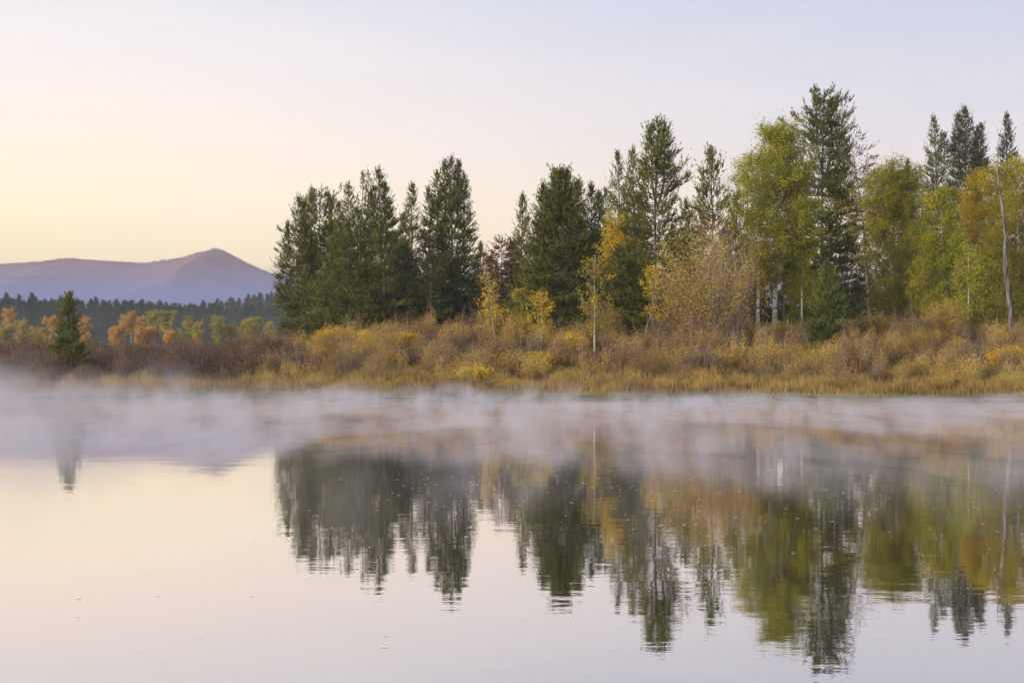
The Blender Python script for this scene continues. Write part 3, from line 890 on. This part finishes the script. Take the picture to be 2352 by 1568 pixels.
# dead standing trunk
rngs = np.random.default_rng(91)
Ys = 114.0
sn = thing("dead_tree", px(2323, Ys), Ys, "tall bare grey dead trunk leaning slightly at the right edge", "dead tree")
Hs = pz(347, Ys) - sn.location.z
q = np.linspace(0, 1, 16)
sx = px(2290, Ys) - px(2323, Ys)
P = np.stack([sx * q ** 1.2 + .10 * np.sin(q * 13), .05 * np.sin(q * 17), q * Hs], 1)
rr = np.interp(q, [0, .05, .3, .6, .9, 1], [.34, .24, .18, .12, .065, .02]) * rngs.uniform(.94, 1.06, 16)
wood = [tubes(P[None], rr[None], 10, .5)]
nb = 26
h = rngs.uniform(.12, .98, nb)
c0 = np.stack([np.interp(h, q, P[:, 0]), np.interp(h, q, P[:, 1]), h * Hs], 1)
az = rngs.random(nb) * 6.28
d = norm(np.stack([np.cos(az), np.sin(az), rngs.uniform(-.5, .6, nb)], 1))
BP = limb_set(rngs, c0, d, rngs.uniform(.15, .9, nb), 4, -.1, .06)
wood.append(tubes(BP, .022 * np.linspace(1, .3, 4)[None] * np.ones((nb, 1)), 4, .5))
o = make_mesh("trunk", wood, M_SNAG, sn, True)

# fallen grey trees leaning out of the thicket
for k, (xa, ya, xb, yb, Y, lab) in enumerate([(1462, 768, 1578, 822, 100, "fallen grey branch slanting down left of the golden willow"),
                                              (1505, 690, 1470, 800, 103, "dead grey limb leaning up beside the fallen branch")]):
    ft = bpy.data.objects.new("fallen_branch", None)
    COL.objects.link(ft)
    x0_, z0_ = px(xb, Y), pz(yb, Y)
    gz = float(ground(x0_, Y - 1))
    ft.location = (x0_, Y - 1, gz)
    tag(ft, lab, "fallen branch")
    dx_, dz_ = px(xa, Y) - x0_, pz(ya, Y) - gz
    q = np.linspace(0, 1, 9)
    P = np.stack([dx_ * q, 1.0 * q, .05 + dz_ * q + .2 * np.sin(q * 3.1)], 1)
    wood = [tubes(P[None], np.linspace(.06, .015, 9)[None], 6, .6)]
    nb = 24
    h = rngs.uniform(.3, 1, nb)
    c0 = np.stack([np.interp(h, q, P[:, j]) for j in range(3)], 1)
    d = norm(rngs.normal(0, .7, (nb, 3)) + np.array([-.5 * (1 if dx_ < 0 else -1), 0, .5]))
    wood.append(tubes(limb_set(rngs, c0, d, rngs.uniform(.5, 1.8, nb), 4, .1, .06), .016 * np.linspace(1, .3, 4)[None] * np.ones((nb, 1)), 3, .6))
    make_mesh("branch", wood, M_TWIG, ft)

# ------------------------------------------------------------------ separate bushes
GB = "willow bushes that stand out of the thicket"
for i, (vx, t0, Y, hw, mat, lab, kw) in enumerate([
    (770, 753, 112, 52, M_OCHRE, "bright ochre mound at the left end of the golden brush", dict(ns=260, ln=12000)),
    (842, 764, 110, 50, M_OCHRE, "ochre bush joined to the right of the bright ochre mound", dict(ns=240, ln=10000)),
    (925, 766, 110, 55, M_OCHRE, "wide rusty ochre bush under the narrow pine", dict(ns=240, ln=9000, hue=.35)),
    (690, 790, 104, 46, M_WILLOW, "brown and gold bush sloping down to the left of the ochre mound", dict(ns=220, ln=8000)),
    (1312, 768, 98, 44, M_OCHRE, "yellow bush at the foot of the broad domed pine", dict(ns=200, ln=8000, hue=.6)),
    (1240, 812, 90, 42, M_OCHRE, "low gold bush in front of the yellow bush", dict(ns=180, ln=6500, hue=.45)),
    (1090, 845, 84, 46, M_OCHRE, "low yellow-green bush close to the water near centre", dict(ns=180, ln=6000, hue=.75)),
    (2325, 803, 88, 66, M_OCHRE, "full yellow bush at the right edge near the water", dict(ns=260, ln=12000, hue=.65)),
    (1640, 815, 92, 60, M_OCHRE, "orange gold bush at the foot of the golden willow", dict(ns=240, ln=10000, hue=.3)),
    (1500, 815, 90, 55, M_OCHRE, "orange bush left of the golden willow's foot", dict(ns=220, ln=9000, hue=.25)),
    (1790, 742, 108, 40, M_WILLOW, "tall golden shrub round the white aspen trunk", dict(ns=160, ln=7000)),
    (1395, 700, 106, 44, M_WILLOW, "tawny shrub behind the young thin aspen", dict(ns=140, ln=5500, hue=.35)),
    (2170, 690, 106, 60, M_WILLOW, "tall tawny shrub under the slender yellow-green aspen", dict(ns=170, ln=8000, hue=.5)),
    (2000, 715, 108, 48, M_WILLOW, "tawny shrub right of the small green spruce", dict(ns=150, ln=5500, hue=.3)),
    (1125, 700, 112, 40, M_WILLOW, "tawny shrub at the foot of the rust brown conifer", dict(ns=140, ln=4500, hue=.4)),
    (1190, 720, 108, 40, M_WILLOW, "olive tawny shrub between the leaning and the bushy young aspens", dict(ns=140, ln=5000, hue=.5)),
    (662, 873, 88, 22, M_OCHRE, "small yellow tuft-like bush by the water left of centre", dict(ns=90, ln=2500, hue=.5)),
    (178, 858, 90, 22, M_OCHRE, "small faint yellow bush in the mist under the lone pine", dict(ns=90, ln=2500, hue=.5)),
]):
    kw.setdefault('leaf', .12)
    kw.setdefault('csig', .14)
    kw.setdefault('bare', .2)
    bush(vx, t0, Y, hw, lab, mat, M_TWIG, 500 + i, group=GB, **kw)

# ------------------------------------------------------------------ thicket, brush and grass as masses
rng = np.random.default_rng(123)


def brush_protos(n, ln, ns, leaf, bare=.2, csig=.12, huev=.08):
    F, S = [], []
    for _ in range(n):
        f_, s_ = bush_core(rng, rng.uniform(.7, 1.2), rng.uniform(1.3, 2.1), ns=ns, ln=ln, leaf=leaf, hue=0, huev=huev, bare=bare, thick=.010, K=4, csig=csig)
        F.append([(v, f, np.repeat((rng.normal(0, .09, len(v) // 4)), 4)) for v, f, t in f_])
        S.append(s_)
    return F, S


pf, ps = brush_protos(9, 1300, 80, .085)


pf2, ps2 = [], []
for _ in range(6):
    f_, s_ = bush_core(rng, rng.uniform(.4, .8), rng.uniform(2.0, 3.0), ns=26, ln=420, leaf=.09, hue=0, huev=.08, bare=.3, thick=.011, K=5, csig=.1)
    pf2.append([(v, f, np.repeat(rng.normal(0, .09, len(v) // 4), 4)) for v, f, t in f_])
    ps2.append(s_)
pf += pf2
ps += ps2


def hue_at(x, y):
    return .42 + .28 * math.sin(x * .23 + 1.3) * math.sin(y * .31 + x * .11) + .16 * math.sin(x * .71 + y * .5) + .1 * math.sin(x * 1.7 - y)


pl = []
for i in range(1050):
    Y = 71 + 60 * rng.random() ** 1.2
    vx = rng.uniform(560, 2700)
    x = px(vx, Y)
    s = Y - float(shore(x))
    if s < 1.6:
        continue
    near = 1 - float(smooth(2, 14, s))
    H = rng.uniform(.75, 1.15) * (1 - .52 * near)
    dt = hue_at(x, Y) + rng.normal(0, .09) + .22 * near
    kk_ = int(rng.integers(9, 15)) if (s > 9 and rng.random() < .33) else int(rng.integers(0, 9))
    pl.append((x, Y, float(ground(x, Y)) - .1, H, rng.random() * 6.28, kk_, dt))
tag(merge_at(pf, pl, "willow_thicket", M_THICKET), "orange, rust and tawny willow thicket covering the far bank", "thicket")
tag(merge_at(ps, [(*q[:6], 0) for q in pl], "thicket_stems", M_TWIG), "grey brown stems standing among the thicket leaves", "thicket")

pl = []
for i in range(760):
    Y = rng.uniform(86, 150)
    vx = rng.uniform(-520, 690)
    x = px(vx, Y)
    s = Y - float(shore(x))
    if s < 3.5:
        continue
    near = 1 - float(smooth(3, 14, s))
    H = rng.uniform(.85, 1.2) * (1 - .5 * near)
    pl.append((x, Y, float(ground(x, Y)) - .1, H, rng.random() * 6.28, int(rng.integers(0, 9)), .4 + rng.normal(0, .15) + .3 * near))
tag(merge_at(pf, pl, "brown_brush", M_DARKBRUSH), "dark brown leafless-looking brush along the misty left bank", "brush")
tag(merge_at(ps, [(*q[:6], 0) for q in pl], "brush_stems", M_TWIG), "fine bare stems of the brown brush on the left", "brush")

# grass along the bank


def grass(n, yfun, hmin, hmax, name, mat, label, tmid, wid=.018):
    vx = rng.uniform(-520, 2850, n)
    off = yfun(n)
    Yg = shore(px(vx, 78)) + off
    x = px(vx, Yg)
    Yg = shore(x) + off
    z = ground(x, Yg)
    h_ = rng.uniform(hmin, hmax, n) * (.6 + .4 * np.sin(x * 1.9) * np.sin(x * .7 + Yg))
    h_ = np.maximum(h_, hmin * .5)
    a = rng.random(n) * 6.28
    sd_ = np.stack([np.cos(a), np.sin(a), a * 0], 1) * wid
    b = np.stack([x, Yg, z - .02], 1)
    tip = b + np.stack([rng.normal(0, .22, n) * h_, rng.normal(0, .22, n) * h_, h_], 1)
    V = np.stack([b - sd_, b + sd_, tip], 1).reshape(-1, 3)
    F = np.arange(n * 3).reshape(-1, 3)
    t = np.repeat(np.clip(tmid + .2 * np.sin(x * .5) + rng.normal(0, .15, n), 0, 1), 3)
    return tag(make_mesh(name, [(V, F, t)], mat), label, "grass", kind='stuff')


grass(60000, lambda n: .15 + rng.random(n) ** 1.5 * 4.5, .10, .28, "bank_grass", M_GRASS, "short pale green grass on the strip above the waterline", .3)
grass(130000, lambda n: 1.2 + rng.random(n) ** 1.3 * 24, .45, 1.1, "tall_dry_grass", M_DRYGRASS, "tall straw-coloured grass in front of and among the bushes", .5)

# foam flecks on the water
n_f = 420
mf = noise_mat("foam", [(.75, .78, .85), (.85, .87, .92)], (20, 20, 20), 2, .6, 0)
ch = []
for i in range(n_f):
    if i < 40:
        vx, vy = rng.choice([900, 960, 1100, 1140]) + rng.normal(0, 30), 0
        vx = rng.uniform(1750, 2340)
        vy = 1078 + rng.normal(0, 2.5)
    elif i < 380:
        vx = rng.uniform(900, 2352)
        vy = 1075 + abs(rng.normal(0, 75))
    else:
        vx = rng.uniform(0, 900)
        vy = rng.uniform(1100, 1500)
    Yf = CAMZ * FV / (vy - HY)
    c = np.array([px(vx, Yf), Yf, 0.004])
    k = 7
    a = np.arange(k) * 2 * math.pi / k
    rad = rng.uniform(.0025, .0105) * rng.uniform(.8, 1.2, k)
    ring = np.stack([np.cos(a) * rad * rng.uniform(1.6, 3.6), np.sin(a) * rad, a * 0], 1)
    v = np.concatenate([c + ring, [c + [0, 0, .002]]])
    f = np.array([[j, (j + 1) % k, k] for j in range(k)])
    ch.append((v, f, .5))
tag(make_mesh("foam", ch, mf), "small white foam flecks drifting on the dark reflections", "foam", kind='stuff')

# ------------------------------------------------------------------ air


def box(name, lo, hi):
    x0, y0, z0 = lo
    x1, y1, z1 = hi
    V = np.array([(x0, y0, z0), (x1, y0, z0), (x1, y1, z0), (x0, y1, z0), (x0, y0, z1), (x1, y0, z1), (x1, y1, z1), (x0, y1, z1)], float)
    F = np.array([(0, 3, 2, 1), (4, 5, 6, 7), (0, 1, 5, 4), (1, 2, 6, 5), (2, 3, 7, 6), (3, 0, 4, 7)])
    return V, F, .5


def vol_mat(name, color, density, aniso=0.):
    m, n, l = new_mat(name)
    p = n.new("ShaderNodeVolumePrincipled")
    p.inputs["Color"].default_value = (*color, 1)
    p.inputs["Density"].default_value = density
    p.inputs["Anisotropy"].default_value = aniso
    o = n.new("ShaderNodeOutputMaterial")
    l.new(p.outputs[0], o.inputs["Volume"])
    return m, n, l, p


mh, *_ = vol_mat("thin_haze", (.90, .84, .98), 1.6e-4, 0)
tag(make_mesh("haze", [box("haze", (-6100, -450, -3.5), (6100, 7300, 420))], mh), kind='stuff')
mv, *_ = vol_mat("valley_haze", (.36, .52, 1.0), 2.2e-3, 0)
mf_, *_ = vol_mat("meadow_mist", (.85, .92, 1.0), 4e-4, 0)
tag(make_mesh("meadow_mist", [box("v", (-420, 205, -2.2), (420, 1100, 15))], mf_), kind='stuff')
tag(make_mesh("valley_haze", [box("v", (-3000, 1150, -2.5), (3500, 3400, 80))], mv), kind='stuff')

# drifting mist over the water
mm, n, l, p = vol_mat("river_mist", (.93, .89, .98), 0.0)
geo = n.new("ShaderNodeNewGeometry")
sp = n.new("ShaderNodeSeparateXYZ")
l.new(geo.outputs["Position"], sp.inputs[0])


def mrange(src, a, b, c=0., d=1., sm=True):
    q = n.new("ShaderNodeMapRange")
    q.interpolation_type = 'SMOOTHSTEP' if sm else 'LINEAR'
    for i_, v_ in zip((1, 2, 3, 4), (a, b, c, d)):
        q.inputs[i_].default_value = v_
    l.new(src, q.inputs[0])
    return q.outputs[0]


def mth(op, a, b=None):
    q = n.new("ShaderNodeMath")
    q.operation = op
    for i_, v_ in enumerate((a, b)):
        if v_ is None:
            continue
        if isinstance(v_, (int, float)):
            q.inputs[i_].default_value = v_
        else:
            l.new(v_, q.inputs[i_])
    return q.outputs[0]




def mist_noise(scale, detail, rough=.55, loc=(0, 0, 0), dist=0.):
    q = n.new("ShaderNodeMapping")
    q.inputs["Scale"].default_value = scale
    q.inputs["Location"].default_value = loc
    l.new(geo.outputs["Position"], q.inputs[0])
    w = n.new("ShaderNodeTexNoise")
    w.inputs["Scale"].default_value = 1
    w.inputs["Detail"].default_value = detail
    w.inputs["Roughness"].default_value = rough
    w.inputs["Distortion"].default_value = dist
    l.new(q.outputs[0], w.inputs[0])
    return w.outputs[0]


lump = mrange(mist_noise((.10, .07, .1), 1, .5, (3, 9, 0)), .36, .62, .45, 1.45)
wisp = mrange(mist_noise((.8, .2, .5), 4, .6, dist=.7), .42, .64, .05, 1.0)
tall = mrange(mist_noise((.16, .09, 0), 1, .5, (7, 3, 0)), .35, .65, .5, 2.2)
top = mth('MULTIPLY', mrange(sp.outputs["X"], -32, -6, 1.6, .50), tall)     # the layer stands taller on the left
top = mth('MULTIPLY', top, mrange(sp.outputs["X"], 2, 24, 1.0, .6))
hn = mth('DIVIDE', sp.outputs["Z"], top)
hf = mth('POWER', mth('SUBTRACT', 1.0, mth('MINIMUM', hn, 1.0)), 1.8)
yf = mrange(sp.outputs["Y"], 12, 38, 0.0, 1.0)
# it ends at the bank on the right and rolls over the low bank on the left
past = mth('SUBTRACT', sp.outputs["Y"], mrange(sp.outputs["X"], -34, 28, 81.3, 70.3, False))
reach = mrange(sp.outputs["X"], -32, -5, 26.0, 5.0)
yb = mth('SUBTRACT', 1.0, mrange(mth('DIVIDE', past, reach), 0.0, 1.0))
dn = mth('MULTIPLY', mth('MULTIPLY', mth('MULTIPLY', wisp, lump), hf), mth('MULTIPLY', yf, yb))
dn = mth('MULTIPLY', dn, mrange(sp.outputs["X"], -32, -6, .55, 1.0))
dn = mth('MULTIPLY', dn, mrange(sp.outputs["X"], 2, 24, 1.0, 1.35))
l.new(mth('MULTIPLY', dn, .28), p.inputs["Density"])
mist = make_mesh("mist", [box("m", (-75, 14, .03), (75, 116, 4.0))], mm)
tag(mist, kind='stuff')
